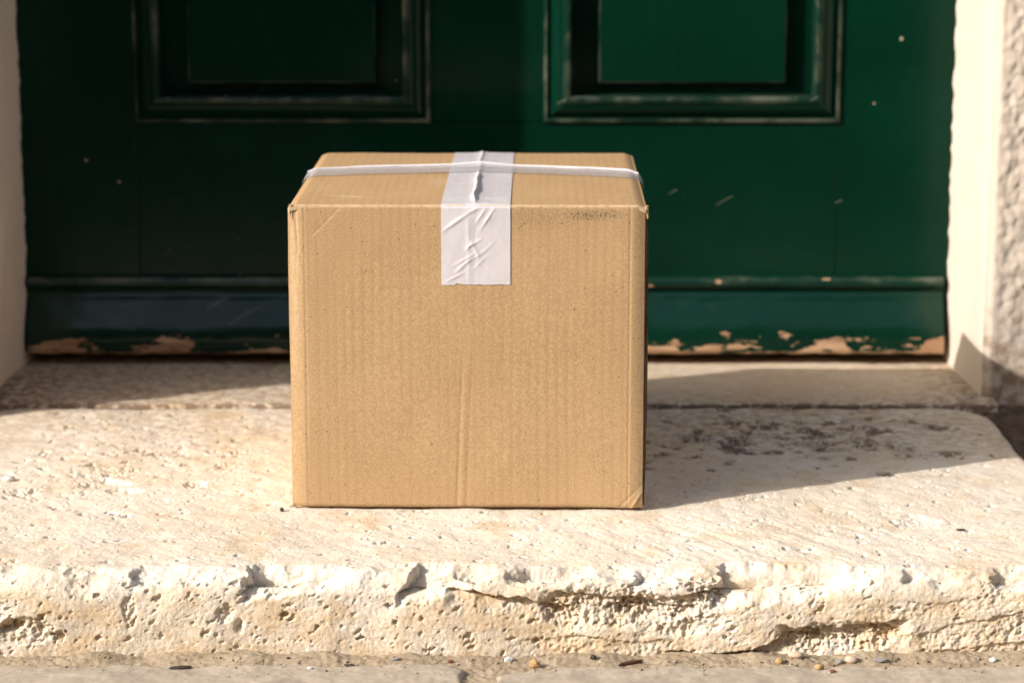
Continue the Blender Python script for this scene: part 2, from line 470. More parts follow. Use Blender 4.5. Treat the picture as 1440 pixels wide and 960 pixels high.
# worn arris: wanders in and out
D -= 0.0060 * np.exp(-((Sg + .002) / 0.015) ** 2) * np.clip(0.25 + 1.7 * fbm(X / .075, Sg / .06, 4, 11), 0, 2)
D += 0.0035 * fbm(X / .16, X * 0, 2, 13) * sst(-0.06, 0.0, Sg)
fresh = np.zeros_like(D)

def window(cx, cs, hx, hs):
    i0, i1 = np.searchsorted(sv, (cs - hs, cs + hs)); j0, j1 = np.searchsorted(xs, (cx - hx, cx + hx))
    return slice(i0, i1), slice(j0, j1)
def chip(cx, cs, rx, rs, dep, rough, seed, rot=0.0, skew=0.0, power=1.0):
    """conchoidal chip: a bowl with broken floor; skew>0 makes its left wall steep"""
    m_ = max(rx, rs) * 1.5 if abs(rot) > .1 else 0
    w = window(cx, cs, max(rx * 1.5, m_), max(rs * 1.5, m_))
    x, g = X[w], Sg[w]
    if x.size == 0: return
    c, s_ = math.cos(rot), math.sin(rot)
    u = ((x - cx) * c + (g - cs) * s_) / rx; v = (-(x - cx) * s_ + (g - cs) * c) / rs
    d = np.sqrt(u * u + v * v) + 0.22 * fbm(x / .018, g / .018, 3, seed)
    m = np.clip(1 - d * d, 0, 1) ** power
    tilt = 1 + skew * np.clip((cx - x) / rx, -1, 1)
    D[w] -= dep * m * tilt + sst(0, 0.35, m) * rough * (rough_f[w] * 1.1 + 0.5 * rough_g[w])
def wedge(x0, x1, cs, rs, dep, rough, seed, lean=0.25):
    """a spall struck out of the arris: sheer broken wall at x0, floor rising out towards x1"""
    w = window((x0 + x1) / 2, cs, abs(x1 - x0) / 2 + .02, rs * 1.9)
    x, g = X[w], Sg[w]
    xw = x + 0.005 * fbm(x / .014, g / .010, 4, seed) + lean * (g - cs)
    gw = g + 0.0035 * fbm(x / .016, g / .012, 3, seed + 5)
    a = sst(x0 - .001, x0 + .0035, xw)
    ramp = np.clip((x1 - xw) / (x1 - x0), 0, 1) ** 0.85
    width = rs * (0.35 + 0.65 * ramp)
    prof = np.clip(1 - (np.abs(gw - cs) / width) ** 2.2, 0, 1)
    m = a * ramp * prof
    fresh[w] = np.maximum(fresh[w], sst(0.03, .16, m))
    D[w] -= dep * m + rough * sst(0, .2, m) * (rough_f[w] + 0.5 * rough_g[w]) * (0.35 + 0.65 * ramp ** 3)
wedge(0.222, 0.360, 0.002, 0.031, 0.0230, 0.0012, 151)
wedge(-0.190, -0.092, 0.000, 0.025, 0.0170, 0.0014, 152)
wedge(-0.048, 0.016, 0.002, 0.027, 0.0160, 0.0014, 153, 0.5)
wedge(-0.290, -0.200, -0.002, 0.015, 0.0085, 0.0010, 154)
wedge(0.150, 0.222, -0.003, 0.016, 0.0090, 0.0012, 155)
wedge(0.384, 0.410, 0.000, 0.009, 0.0070, 0.0006, 156)
wedge(-0.455, -0.390, -0.003, 0.014, 0.0070, 0.0010, 157)
wedge(0.462, 0.535, -0.002, 0.018, 0.0090, 0.0012, 158)
wedge(0.052, 0.120, -0.005, 0.012, 0.0060, 0.0010, 159)
chip(-0.170, -0.003, 0.014, 0.012, 0.0050, 0.0040, 102, 0.3, 0.3)
chip(0.070, -0.004, 0.034, 0.010, 0.0030, 0.0014, 107)
chip(0.418, -0.157, 0.024, 0.026, 0.0028, 0.0010, 111, 0.4)
chip(0.215, 0.010, 0.020, 0.016, 0.0028, 0.0040, 114)
chip(-0.392, 0.046, 0.013, 0.007, 0.0090, 0.0020, 115, -0.3)
chip(-0.380, 0.049, 0.028, 0.013, 0.0030, 0.0035, 116)
chip(-0.41, 0.030, 0.020, 0.010, 0.0020, 0.0030, 117)
chip(-0.29, 0.030, 0.007, 0.017, 0.0012, 0.0030, 118)
chip(-0.207, 0.033, 0.009, 0.010, 0.0022, 0.0034, 119, 0.5)
chip(-0.195, 0.045, 0.005, 0.007, 0.0036, 0.0020, 120)
chip(-0.268, -0.292, 0.012, 0.016, 0.0035, 0.0030, 121)
chip(-0.335, -0.265, 0.022, 0.012, 0.0036, 0.0014, 122)
chip(-0.352, -0.302, 0.030, 0.010, 0.0040, 0.0016, 123, 0.6)
chip(-0.435, -0.262, 0.020, 0.012, 0.0030, 0.0024, 124, 0.5)
chip(-0.36, -0.335, 0.040, 0.020, 0.0016, 0.0014, 125)
# eroded cavern under the arris
chip(0.135, 0.028, 0.072, 0.022, 0.0060, 0.0026, 126, 0.06)
chip(0.158, 0.032, 0.034, 0.010, 0.0060, 0.0030, 127, 0.15)
chip(0.085, 0.036, 0.022, 0.012, 0.0040, 0.0030, 131, 0.4)
chip(0.200, 0.045, 0.030, 0.009, 0.0040, 0.0026, 132, -0.2)
chip(0.215, 0.022, 0.035, 0.012, 0.0040, 0.0030, 128, -0.45)
chip(0.300, 0.060, 0.020, 0.012, 0.0050, 0.0030, 129)
chip(0.335, 0.055, 0.050, 0.015, 0.0042, 0.0036, 130)

rc_ = np.random.RandomState(17)
for k in range(22):
    w_ = rc_.uniform(.006, .020)
    chip(rc_.uniform(-.5, .53), rc_.normal(-.002, .005), w_, w_ * rc_.uniform(.4, .8), rc_.uniform(.0012, .0032), rc_.uniform(.0005, .0016), 140 + k, rc_.uniform(-.4, .4), rc_.uniform(0, .5))

def ledge(pts, dep, w, fade, seed):
    """a bed breaking away under a line: sharp lip above, running out below"""
    global D
    px, ps = zip(*pts)
    L = np.interp(X, px, ps) + 0.0022 * fbm(X / .012, X * 0, 3, seed)
    win = sst(px[0] - fade, px[0] + fade, X) * (1 - sst(px[-1] - fade, px[-1] + fade, X))
    k = Sg - L
    dp = dep * (0.75 + 0.5 * pn(X / .025, X * 0, seed + 3))
    D = D - win * np.where(k > 0, dp * np.exp(-(k / w) ** 1.3) * sst(0, 0.0010, k), 0) - win * np.where((k > 0) & (k < w * 1.5), 0.0016 * rough_f, 0)
ledge([(-0.012, 0.010), (0.012, 0.0135), (0.034, 0.018), (0.052, 0.019), (0.075, 0.026), (0.09, 0.027)], 0.0130, 0.013, 0.006, 201)
ledge([(0.080, 0.014), (0.13, 0.020), (0.17, 0.021), (0.20, 0.016), (0.24, 0.006)], 0.0065, 0.010, 0.014, 202)
ledge([(0.277, 0.044), (0.29, 0.047), (0.33, 0.046), (0.365, 0.042), (0.385, 0.038)], 0.0095, 0.022, 0.006, 203)
ledge([(0.395, 0.053), (0.43, 0.043), (0.47, 0.036), (0.54, 0.030)], 0.0022, 0.014, 0.010, 204)
ledge([(0.385, 0.022), (0.41, 0.026), (0.44, 0.020), (0.48, 0.014)], 0.0014, 0.008, 0.010, 205)
ledge([(0.18, 0.068), (0.22, 0.070), (0.255, 0.066), (0.275, 0.055), (0.283, 0.047)], 0.0100, 0.030, 0.010, 206)
ledge([(0.05, 0.058), (0.10, 0.053), (0.15, 0.060), (0.20, 0.054)], 0.0014, 0.012, 0.02, 207)
ledge([(0.42, 0.068), (0.47, 0.060), (0.53, 0.058)], 0.0022, 0.02, 0.015, 208)

# pits: hundreds of small holes with crisp rims, stamped one by one
rs_ = np.random.RandomState(5)
def pit(cx, cs, rx, rss, dep, rot):
    R = max(rx, rss) * 1.3
    i0, i1 = np.searchsorted(sv, (cs - R, cs + R)); j0, j1 = np.searchsorted(xs, (cx - R, cx + R))
    if i1 - i0 < 1 or j1 - j0 < 1: return
    c, s_ = math.cos(rot), math.sin(rot)
    dx = X[i0:i1, j0:j1] - cx; ds = Sg[i0:i1, j0:j1] - cs
    q = ((dx * c + ds * s_) / rx) ** 2 + ((-dx * s_ + ds * c) / rss) ** 2
    q = q * np.clip(1 + 1.3 * rough_g[i0:i1, j0:j1] + 0.8 * (rough_f[i0:i1, j0:j1] - .3), .3, 3)
    D[i0:i1, j0:j1] -= dep * np.clip(1 - q ** 1.6, 0, 1)
for k in range(1250):                      # front face
    r = 0.00062 * math.exp(rs_.rand() ** 3 * 1.35)
    el = 1 + rs_.rand() * 1.2
    pit(rs_.uniform(-.54, .56), rs_.uniform(0.004, 0.09), r * el, r, r * rs_.uniform(0.9, 1.7), rs_.uniform(-1.0, 0.2))
for k in range(15):                        # larger round holes
    r = rs_.uniform(0.0014, 0.0026)
    pit(rs_.uniform(-.54, .30), rs_.uniform(0.006, 0.085), r * rs_.uniform(1, 1.7), r, r * rs_.uniform(1.2, 2.0), rs_.uniform(-.8, .4))
for cx, cs, r in ((-.067, .009, .0030), (-.066, .026, .0022), (-.127, .046, .0029), (-.276, .014, .0020), (-.205, .012, .0020), (-.222, .008, .0018), (-.318, .017, .0034),
                  (-.155, .035, .0042), (-.352, .053, .0060), (-.318, .055, .003), (.19, .006, .0022), (.198, .013, .0026), (.215, .016, .003), (.357, .006, .002)):
    pit(cx, cs, r * 1.05, r * .75, r * 1.4, rs_.uniform(-.6, .2))
for k in range(2400):                      # tread: shallow, drawn-out pores
    r = 0.00075 * math.exp(rs_.rand() ** 3 * 1.25)
    pit(rs_.uniform(-.54, .56), rs_.uniform(-.62, -.012), r * rs_.uniform(1, 2.0), r * 1.5, r * rs_.uniform(0.8, 1.5), rs_.uniform(0.2, 1.3))
cl = []; spots = np.zeros_like(D)
for k in range(260):                       # coarse pores in clusters on the far left and far right
    if k % 2: cx, cs = rs_.normal(0.33, 0.10), -rs_.normal(0.49, 0.065)
    else: cx, cs = rs_.normal(-0.35, 0.09), -rs_.normal(0.37, 0.09)
    r = (0.0018 + 0.0058 * rs_.rand() ** 2.2) * (1.0 if k % 2 else 0.62)
    pit(cx, min(cs, -.03), r * rs_.uniform(1, 2.2), r * 1.5, r * rs_.uniform(0.5, 0.95), rs_.uniform(0, 1.2))
    i0, i1 = np.searchsorted(sv, (cs - r * 3, cs + r * 3)); j0, j1 = np.searchsorted(xs, (cx - r * 4, cx + r * 4))
    q = ((X[i0:i1, j0:j1] - cx) / (r * 1.7)) ** 2 + ((Sg[i0:i1, j0:j1] - cs) / (r * 1.5)) ** 2
    if q.size: spots[i0:i1, j0:j1] += (1.8 if k % 2 else 0.4) * np.exp(-q)
pit(0.465, -0.408, 0.014, 0.006, 0.006, 0.1); pit(0.35, -0.455, 0.018, 0.012, 0.007, 0.2); pit(0.30, -0.50, 0.012, 0.008, 0.005, 0)

D -= 0.0034 * np.exp(-(Sg + 0.627) / 0.005)   # worn back edge along the joint
D -= top * 0.0016                          # keep the tread just under the box's base
stain_shade = spots + 0.25 * np.exp(-(((X - .33) / .14) ** 2 + ((Sg + .53) / .08) ** 2))  + 0.0 * np.exp(-(((X - .36) / .05) ** 2 + ((Sg + .46) / .03) ** 2))
stain_shade += 0.35 * sst(-0.30, -0.55, Sg)
stain_shade += 0.22 * np.exp(-(((X - .15) / .06) ** 2 + ((Sg - .032) / .012) ** 2)) + 0.2 * np.exp(-(((X - .32) / .05) ** 2 + ((Sg - .055) / .014) ** 2))
stain_shade += 0.5 * np.exp(-(((X + .38) / .04) ** 2 + ((Sg - .047) / .012) ** 2))
stain_shade += 0.22 * sst(0.060, 0.078, Sg)
ochre = np.clip(sst(0.006, 0.022, Sg) * (1 - fresh) + 0.55 * sst(-0.30, -0.50, Sg) + 0.5 * np.exp(-(((X + .22) / .10) ** 2 + ((Sg + .35) / .07) ** 2)), 0, 1)
P = np.stack([X, ty[:, None] + ny[:, None] * D, tz[:, None] + nz[:, None] * D], -1)
# plan outline: worn round at the two back corners, slightly wavy right end
yy = P[..., 1]
corner = 0.055 - np.sqrt(np.clip(0.055 ** 2 - np.clip(yy - 0.369, 0, 0.054) ** 2, 0, 1))
wav = 0.004 * pn(yy / .05, yy * 0, 77)
P[..., 0] += sst(0.40, 0.56, X) * (-corner + wav) - sst(-0.44, -0.54, X) * (-corner)
# ends: round over and drop to the ground
def end_cols(Pc, sgn):
    out = []
    for t in (0.35, 0.7, 1.0, 2.0):
        Q = Pc.copy()
        a = min(t, 1) * math.pi / 2
        Q[:, 0] += sgn * 0.010 * math.sin(a)
        Q[:, 2] -= 0.010 * (1 - math.cos(a)) * (Q[:, 2] > -0.08)
        if t > 1: Q[:, 2] = -0.097
        out.append(Q)
    return out
Lc = end_cols(P[:, 0], -1)[::-1]; Rc = end_cols(P[:, -1], 1)
P = np.concatenate([np.stack(Lc, 1), P, np.stack(Rc, 1)], 1)
stain_shade = np.pad(stain_shade, ((0, 0), (4, 4)), mode='edge'); fresh = np.pad(fresh, ((0, 0), (4, 4)), mode='edge')
step = grid_obj('stone_step', P, STONE, None, flip=True, attr={'stain_shade': stain_shade, 'fresh': fresh, 'ochre': np.pad(ochre, ((0, 0), (4, 4)), mode='edge')})
tag(step, 'worn cream travertine doorstep with chipped front edge under the box', 'doorstep')

# ------------------------------------------------------------------ sill stone under the door
xs = seg((-0.60, -0.50, 0.01), (-0.50, 0.56, 0.0028), (0.56, 0.584, 0.006))
prof = seg((-0.006, 0.0, 0.0008), (0.0, 0.30, 0.003), (0.30, 0.42, 0.02))
X, T = np.meshgrid(xs, prof)
Yb = 0.4365 + np.maximum(T, 0) + 0.004 * (1 - np.cos(np.clip(-T / .006, 0, 1) * 1.5708)) * -0.4
Zb = 0.0002 - 0.0032 * sst(.12, .24, T) - 0.05 * np.clip(-T / 0.006, 0, 1) ** 2.2 - 0.001 * np.exp(-np.clip(T, 0, 1) / 0.003)
Zb += 0.0011 * fbm(X / .09, T / .06, 4, 301) + 0.0004 * fbm(X / .012, T / .010, 3, 302)
Yb += 0.0005 * pn(X / .05, X * 0, 303)
hs = np.clip(fbm(X / .018, T / .012, 3, 305) - 0.62, 0, 1); Zb -= 0.006 * hs
st2 = 7.0 * np.exp(-((T + .003) / 0.0045) ** 2) + 0.25 * np.exp(-((T) / 0.05) ** 2) * sst(-.2, .1, X) + 0.45 * np.exp(-((X - .56) / .05) ** 2) + 0.9 * np.exp(-((X + .54) / .05) ** 2) * sst(0.3, 0.0, T) + 0.15 + 0.40 * sst(-.05, -.25, X)  # stains, plus painted shade in the joint and over the left part
sill = grid_obj('door_sill', np.stack([X, Yb, Zb], -1), SILL, None, attr={'stain_shade': st2})
tag(sill, 'smooth pale stone sill between the rough step and green door', 'sill')

# ------------------------------------------------------------------ house wall round the doorway
YW = 0.47; YWL = 0.365; YD = 0.687; JL, JR = -0.547, 0.570; TOP = 2.12
wall = empty('house_wall', (0.0, YW, GZ))
tag(wall, 'cream plastered house wall framing the green door', 'wall')
W0 = np.array([0.0, YW, GZ])
def rough_face(name, xs, zs, amp, seed, mat, edge_x, yw):
    X, Z = np.meshgrid(xs, zs)
    near = np.exp(-np.clip(np.abs(X - edge_x) - 0.0, 0, 9) / 0.5)
    sm = sst(0.0, 0.02, np.abs(X - edge_x))
    low = sst(0.02, 0.16, Z) * 0.6 + 0.4
    d = amp * low * (0.8 * fbm(X / .010, Z / .013, 4, seed) + 0.8 * np.clip(fbm(X / .03, Z / .04, 3, seed + 4), -0.2, 1))
    d = d * sm + 0.0015 * fbm(X / .1, Z / .1, 2, seed + 8)
    roll = 0.006 * (1 - sst(0.0, 0.009, np.abs(X - edge_x)))
    Y = yw - d + roll
    return grid_obj(name, np.stack([X, Y, Z], -1) - W0, mat, wall)
zs = seg((-0.098, 0.62, 0.0022), (0.62, 3.1, 0.05))
rough_face('wall_face', seg((JR + .002, JR + 0.13, 0.0022), (JR + .13, 3.4, 0.05)), zs, 0.0020, 401, STUCCO, JR + .002, YW)
rough_face('wall_face', seg((-3.4, JL - .10, 0.05), (JL - .10, JL - .002, 0.0024)), zs, 0.0026, 421, STUCCO, JL - .002, YWL)
zs = seg((-0.098, 0.60, 0.0035), (0.60, TOP, 0.03))
for xj, sg, seed, yw in ((JR, 1, 441, YW), (JL, -1, 461, YWL)):
    ys = seg((yw + .006, 0.66, 0.005), (0.66, 0.80, 0.0025))
    Yg, Z = np.meshgrid(ys, zs)
    # plaster slightly splayed, wavy, with a lumpy bead where it meets the door
    dx = 0.0010 * fbm(Yg / .12, Z / .16, 3, seed) + 0.0006 * fbm(Yg / .015, Z / .02, 3, seed + 3)
    bead = np.exp(-((Yg - 0.683) / .010) ** 2) * 0.0013 * np.clip(0.4 + 1.5 * fbm(Z / .018, Z * 0, 4, seed + 6), 0, 2)
    rnd = 0.004 * np.exp(-(Yg - yw - .006) / 0.006)
    Xg = xj + sg * (0.002 - 0.004 * (Yg - yw) / 0.27 + dx - bead + rnd - 0.002)
    grid_obj('jamb', np.stack([Xg, Yg, Z], -1) - W0, PLASTER, wall, flip=(sg < 0))
box_obj('lintel', (JL - .05, 0.001, TOP - GZ), (JR + .05, 0.42, 3.1 - GZ), STUCCO, wall, 0.004)
box_obj('wall_core', (JR + 0.03, 0.012, -0.01), (3.4, 0.42, 3.1 - GZ), STUCCO, wall, 0)
box_obj('wall_core', (-3.4, 0.012 + YWL - YW, -0.01), (JL - 0.03, 0.42, 3.1 - GZ), STUCCO, wall, 0)

# ------------------------------------------------------------------ added unseen house across the street, to block low sky
FACADE = mat_plain('blocker_render', (0.20, 0.165, 0.125), (0.26, 0.215, 0.165), 3, 0.95, 60, 0.4)
SHUT = mat_plain('shutter_paint', (0.03, 0.035, 0.03), (0.05, 0.055, 0.045), 8, 0.7)
PANE = mat_plain('dark_pane', (0.01, 0.011, 0.012), (0.015, 0.016, 0.018), 5, 0.15)
house = empty('sky_blocker_house', (0.0, -6.6, GZ))
tag(house, 'unseen house added across the street to block low sky from the door', 'house')
cols = [(-12 + 2.4 * k) for k in range(11)]
def hb(name, lo, hi, mat, parent=house): return box_obj(name, lo, hi, mat, parent, 0)
for z0, z1 in ((-0.02, 0.95), (2.15, 2.85), (3.65, 4.2)):                # bands of wall between the window rows
    hb('wall', (-13.2, -0.4, z0), (13.2, 0, z1), FACADE)
for z0, z1 in ((0.95, 2.15), (2.85, 3.65)):
    for k, x in enumerate(cols):
        hb('wall', (x - 1.2, -0.4, z0 + .002), (x - 0.45, 0, z1 - .002), FACADE)
        hb('wall', (x + 0.45, -0.4, z0 + .002), (x + 1.2, 0, z1 - .002), FACADE)
        wnd = hb('window', (x - 0.45, -0.30, z0), (x + 0.45, -0.22, z1), SHUT)
        for sx in (-0.21, 0.21):
            hb('pane', (x + sx - 0.18, -0.219, z0 + .08), (x + sx + 0.18, -0.21, z1 - .08), PANE, wnd)
hb('cornice', (-13.3, -0.45, 4.2), (13.3, 0.15, 4.32), FACADE)

# ------------------------------------------------------------------ the door
door = empty('front_door', (0.0, YD, 0.0))
tag(door, 'dark green panelled wooden door with flaking paint at its foot', 'door')
DL, DR, DT = -0.556, 0.579, 2.10
PX = ((-0.405, -0.055), (0.081, 0.431)); PZ = ((0.286, 0.93), (1.10, 1.98))
TH = 0.045
def board(name, x0, x1, z0, z1, mat, y0=0.0, seed=0):
    return box_obj(name, (x0, y0, z0), (x1, y0 + TH, z1), mat, door, 0.0012)
for x0, x1 in ((DL, PX[0][0]), (PX[1][1], DR)):
    board('stile', x0, x1, 0.012, DT, PAINT_V)
board('muntin', PX[0][1], PX[1][0], PZ[0][0] + .0006, PZ[0][1] - .0006, PAINT_V)
board('muntin', PX[0][1], PX[1][0], PZ[1][0] + .0006, PZ[1][1] - .0006, PAINT_V)
for z0, z1 in ((0.012, PZ[0][0]), (PZ[0][1], PZ[1][0]), (PZ[1][1], DT)):
    board('rail', PX[0][0] + .0006, PX[1][1] - .0006, z0, z1, PAINT_H, 0.0006)

def ring(name, x0, x1, z0, z1, prof, mat, parent, zs=lambda t: t):
    """a moulding run round a rectangle with mitred corners; prof = (inset, y, wear)"""
    V = []; Wr = []
    for t, y, w in prof:
        q = zs(t)
        V += [(x0 + t, y, z0 + q), (x1 - t, y, z0 + q), (x1 - t, y, z1 - q), (x0 + t, y, z1 - q)]
        Wr += [w] * 4
    F = []
    for i in range(len(prof) - 1):
        for k in range(4):
            a = i * 4 + k; b = i * 4 + (k + 1) % 4
            F.append((a, b, b + 4, a + 4))
    me = bpy.data.meshes.new(name); me.from_pydata(V, [], F)
    at = me.attributes.new('wear_glint', 'FLOAT', 'POINT'); at.data.foreach_set('value', Wr)
    me.materials.append(mat); me.update()
    o = link(bpy.data.objects.new(name, me), parent)
    return o
# bolection moulding: fillet, quirk, ogee, then the drop to the panel
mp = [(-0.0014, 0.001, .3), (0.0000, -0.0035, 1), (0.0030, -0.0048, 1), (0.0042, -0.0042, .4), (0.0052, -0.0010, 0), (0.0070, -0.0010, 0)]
for i in range(9):
    a = i / 8
    mp.append((0.0075 + 0.013 * a, -0.002 - 0.0095 * math.sin(a * math.pi / 2), 0))
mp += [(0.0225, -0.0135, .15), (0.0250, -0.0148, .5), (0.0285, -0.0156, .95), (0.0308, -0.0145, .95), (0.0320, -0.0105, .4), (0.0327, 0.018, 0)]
def panel(x0, x1, z0, z1):
    # sunk panel with a raised field
    t0 = 0.030; t1 = 0.0615
    p = [(t0, 0.0165, 0), (t1, 0.0158, 0), (t1 + .001, 0.0140, 0), (t1 + .0020, 0.0045, .55), (t1 + .0040, 0.0030, .4), (t1 + .0050, 0.0028, 0), (t1 + .020, 0.0026, 0)]
    o = ring('panel', x0, x1, z0, z1, p, PAINT_V, door, lambda t: t if t < 0.05 else t - 0.018)
    # close the field
    me = o.data; n = len(me.vertices)
    import bmesh
    bm = bmesh.new(); bm.from_mesh(me); bm.verts.ensure_lookup_table()
    bm.faces.new([bm.verts[n - 4 + k] for k in range(4)])
    bmesh.ops.recalc_face_normals(bm, faces=bm.faces[:])
    bm.to_mesh(me); bm.free()
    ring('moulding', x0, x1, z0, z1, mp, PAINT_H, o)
    return o
for x0, x1 in PX:
    for z0, z1 in PZ:
        panel(x0, x1, z0, z1)

# weather bar along the foot: bead, quirk, swept drip
wp = [(0.103, 0.001)]
for i in range(9):                       # half-round bead
    a = i / 8 * math.pi
    wp.append((0.0935 + 0.0080 * math.cos(a), -0.0060 - 0.0085 * math.sin(a)))
wp += [(0.0835, -0.0070), (0.0815, -0.0085)]
for i in range(15):                      # ogee sweeping out
    a = i / 14
    wp.append((0.080 - 0.062 * a, -0.0095 - 0.020 * (a * a * (3 - 2 * a)) - 0.0045 * math.sin(a * math.pi)))
wp += [(0.0168, -0.0305), (0.0130, -0.0300), (0.0112, -0.0275), (0.0110, 0.001)]
wp = np.array(wp)
xs = seg((-0.538, 0.560, 0.004))
X, K = np.meshgrid(xs, np.arange(len(wp)))
Zw = wp[:, 0][:, None] + 0 * X; Yw = wp[:, 1][:, None] + 0 * X
n1 = fbm(X / .05, Zw / .03, 3, 501)
bot = (wp[:, 0] < 0.012)[:, None]
Zw = Zw + np.where(bot, 0.0012 * fbm(X / .02, X * 0, 3, 503), 0); Yw = Yw + 0.0006 * n1
wear_glint = np.zeros(len(wp)); wear_glint[2:6] = (0.5, 0.9, 0.6, 0.2)  # pale highlight line along the bead, painted in with its wear
wb = grid_obj('weather_bar', np.stack([X, Yw, Zw], -1), PAINT_BAR, door, flip=True, attr={'wear_glint': wear_glint[:, None] + 0 * X})
for xe, sg in ((-0.538, -1), (0.560, 1)):       # end grain of the bar
    V = [(xe + sg * 0.0002, y, z) for z, y in wp]
    me = bpy.data.meshes.new('bar_end'); me.from_pydata(V, [], [list(range(len(V)))])
    me.materials.append(PAINT_BAR); link(bpy.data.objects.new('bar_end', me), wb)
# rebate and frame behind the door that keep the gap dark
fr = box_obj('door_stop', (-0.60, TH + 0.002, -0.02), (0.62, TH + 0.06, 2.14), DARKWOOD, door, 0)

# ================================================================== the parcel
BW, BD, BH = 0.330, 0.374, 0.2895
bx = empty('cardboard_box', (0.0005, 0.0, 0.0), -0.0105)
tag(bx, 'brown cardboard box sealed with white tape standing on the stone step', 'box')

def f_front(x, z):
    """how far the front stands out (towards -y)"""
    ax = np.abs(x)
    d = 0.0011 * np.cos(np.clip(x / BW, -.5, .5) * np.pi) * np.sin(np.clip(z / BH, 0, 1) * np.pi)
    d = d - 0.0032 * np.clip((-x - (BW / 2 - .0150)) / .0150, 0, 1.0) ** 1.5
    d = d - 0.0026 * np.clip((x - (BW / 2 - .0120)) / .0120, 0, 1.0) ** 1.6
    d = d + 0.000030 * np.sin(x * 2 * np.pi / .0086 + 0.8 * pn(x / .02, z / .1, 601)) * (0.6 + 0.8 * pn(x / .06, z / .15, 603))
    d = d + 0.00040 * fbm(x / .07, z / .09, 3, 602)
    # pressed seam of the inner joint, lower middle
    cxl = -0.0005 - 0.006 * (1 - z / 0.145)
    win = sst(0.150, 0.125, z)
    faint = 0.14 + 0.86 * win
    d = d - faint * (0.00030 * np.exp(-((x - cxl + .0035) / .0012) ** 2) + 0.00020 * np.exp(-((x - cxl - .0055) / .0014) ** 2))
    d = d + faint * 0.00016 * np.exp(-((x - cxl - .0008) / .0022) ** 2)
    # score beside the right and left corners
    d = d - 0.00028 * np.exp(-((x - .1512) / .0012) ** 2) - 0.00030 * np.exp(-((x + .1500) / .0014) ** 2)
    # rolled bruise down the left corner from the top
    fx = -0.1575 + 0.0016 * pn(z / .035, z * 0, 611)
    d = d - 0.0006 * np.exp(-((x - fx) / .0013) ** 2) * sst(0.20, 0.285, z)
    # crumpled lower right corner
    u = (x - 0.146) - (z - 0.004) * 0.95
    d = d - 0.0004 * np.exp(-(u / .0022) ** 2) * sst(0.026, 0.016, z) * sst(0.140, 0.148, x)
    u2 = (x - 0.156) - (z - 0.002) * 0.6
    d = d + 0.0008 * np.exp(-(u2 / .0016) ** 2) * sst(0.020, 0.010, z)
    # creases by the upper left corner
    u3 = (x + .128) * 0.72 - (z - 0.276) * 0.70
    d = d - 0.00022 * np.exp(-(u3 / .0011) ** 2) * sst(0.254, 0.264, z) * sst(-.152, -.142, x)
    # base edge tucked under
    d = d - 0.0016 * np.clip(1 - z / .0035, 0, 1) ** 2
    d = d - 0.0014 * np.clip((z - (BH - .0030)) / .0030, 0, 1) ** 2
    return d

def f_top(x, y):
    d = 0.0018 * np.sin(np.clip(y / BD, 0, 1) * np.pi) * np.cos(np.clip(x / BW, -.5, .5) * np.pi)
    d = d + 0.00035 * fbm(x / .06, y / .08, 3, 621) + 0.000022 * np.sin(x * 2 * np.pi / .0086)
    ax = np.abs(x - .0)
    d = d - 0.0030 * np.clip((ax - (BW / 2 - .010)) / .010, 0, 1) ** 1.8
    d = d - 0.0012 * np.clip(1 - y / .0045, 0, 1) ** 2
    # folds in the left flap
    u = (x + .118) * 0.35 + (y - .055) * 0.94
    d = d + 0.0007 * np.exp(-(u / .0022) ** 2) * np.exp(-((x + .112) / .022) ** 2)
    u = (x + .120) * 0.85 - (y - .030) * 0.5
    d = d + 0.0006 * np.exp(-(u / .0018) ** 2) * np.exp(-((y - .035) / .022) ** 2)
    return d

# front panel, bent a little round both upright corners
xs = seg((-BW / 2, -0.140, 0.0006), (-0.140, 0.140, 0.0010), (0.140, BW / 2, 0.0006))
zs = seg((0.0, 0.03, 0.0007), (0.03, 0.24, 0.0016), (0.24, BH, 0.0007))
X, Z = np.meshgrid(xs, zs)
Yf = -f_front(X, Z)
# outline: slightly wavy base, blunted corners
Zo = Z + 0.0010 * (1 - sst(0, .03, Z)) * (2.0 + np.abs(pn(X / .06, X * 0, 631)) + 0.9 * sst(-.150, -.165, X) - 1.0 * sst(.10, .165, X))
Zo = Zo - 0.0018 * sst(BH - .004, BH, Z) * (sst(-.158, -.165, X) + sst(.157, .165, X)) - 0.0004 * sst(BH - .003, BH, Z) * np.abs(pn(X / .012, X * 0, 632))
smud = np.exp(-(((X - .118) / .024) ** 4 + ((Z - .2805) / .0040) ** 2)) + 0.35 * np.exp(-(((X - .07) / .05) ** 2 + ((Z - .278) / .010) ** 2))
rub = np.exp(-((BH - Z) / .0016) ** 2) + 0.45 * np.exp(-(Z / .002) ** 2) + 0.5 * np.exp(-((X + .1595) / .004) ** 2) * sst(.1, .2, Z)
u3 = (X + .128) * 0.72 - (Z - 0.276) * 0.70
rub += 0.3 * np.exp(-(u3 / .0014) ** 2) * sst(0.254, 0.264, Z) * sst(-.152, -.142, X)
u = (X - 0.146) - (Z - 0.004) * 0.95
rub += 0.3 * np.exp(-(u / .002) ** 2) * sst(0.026, 0.016, Z) * sst(0.140, 0.148, X)
rub += 0.35 * sst(.1535, .160, X) * (1 - sst(0.0, .3, Z))
sheet_obj('front_panel', np.stack([X, Yf, Zo], -1), (0, 0.0038, 0), CARD, bx, attr={'smudge': smud, 'rub': np.clip(rub, 0, 1)})

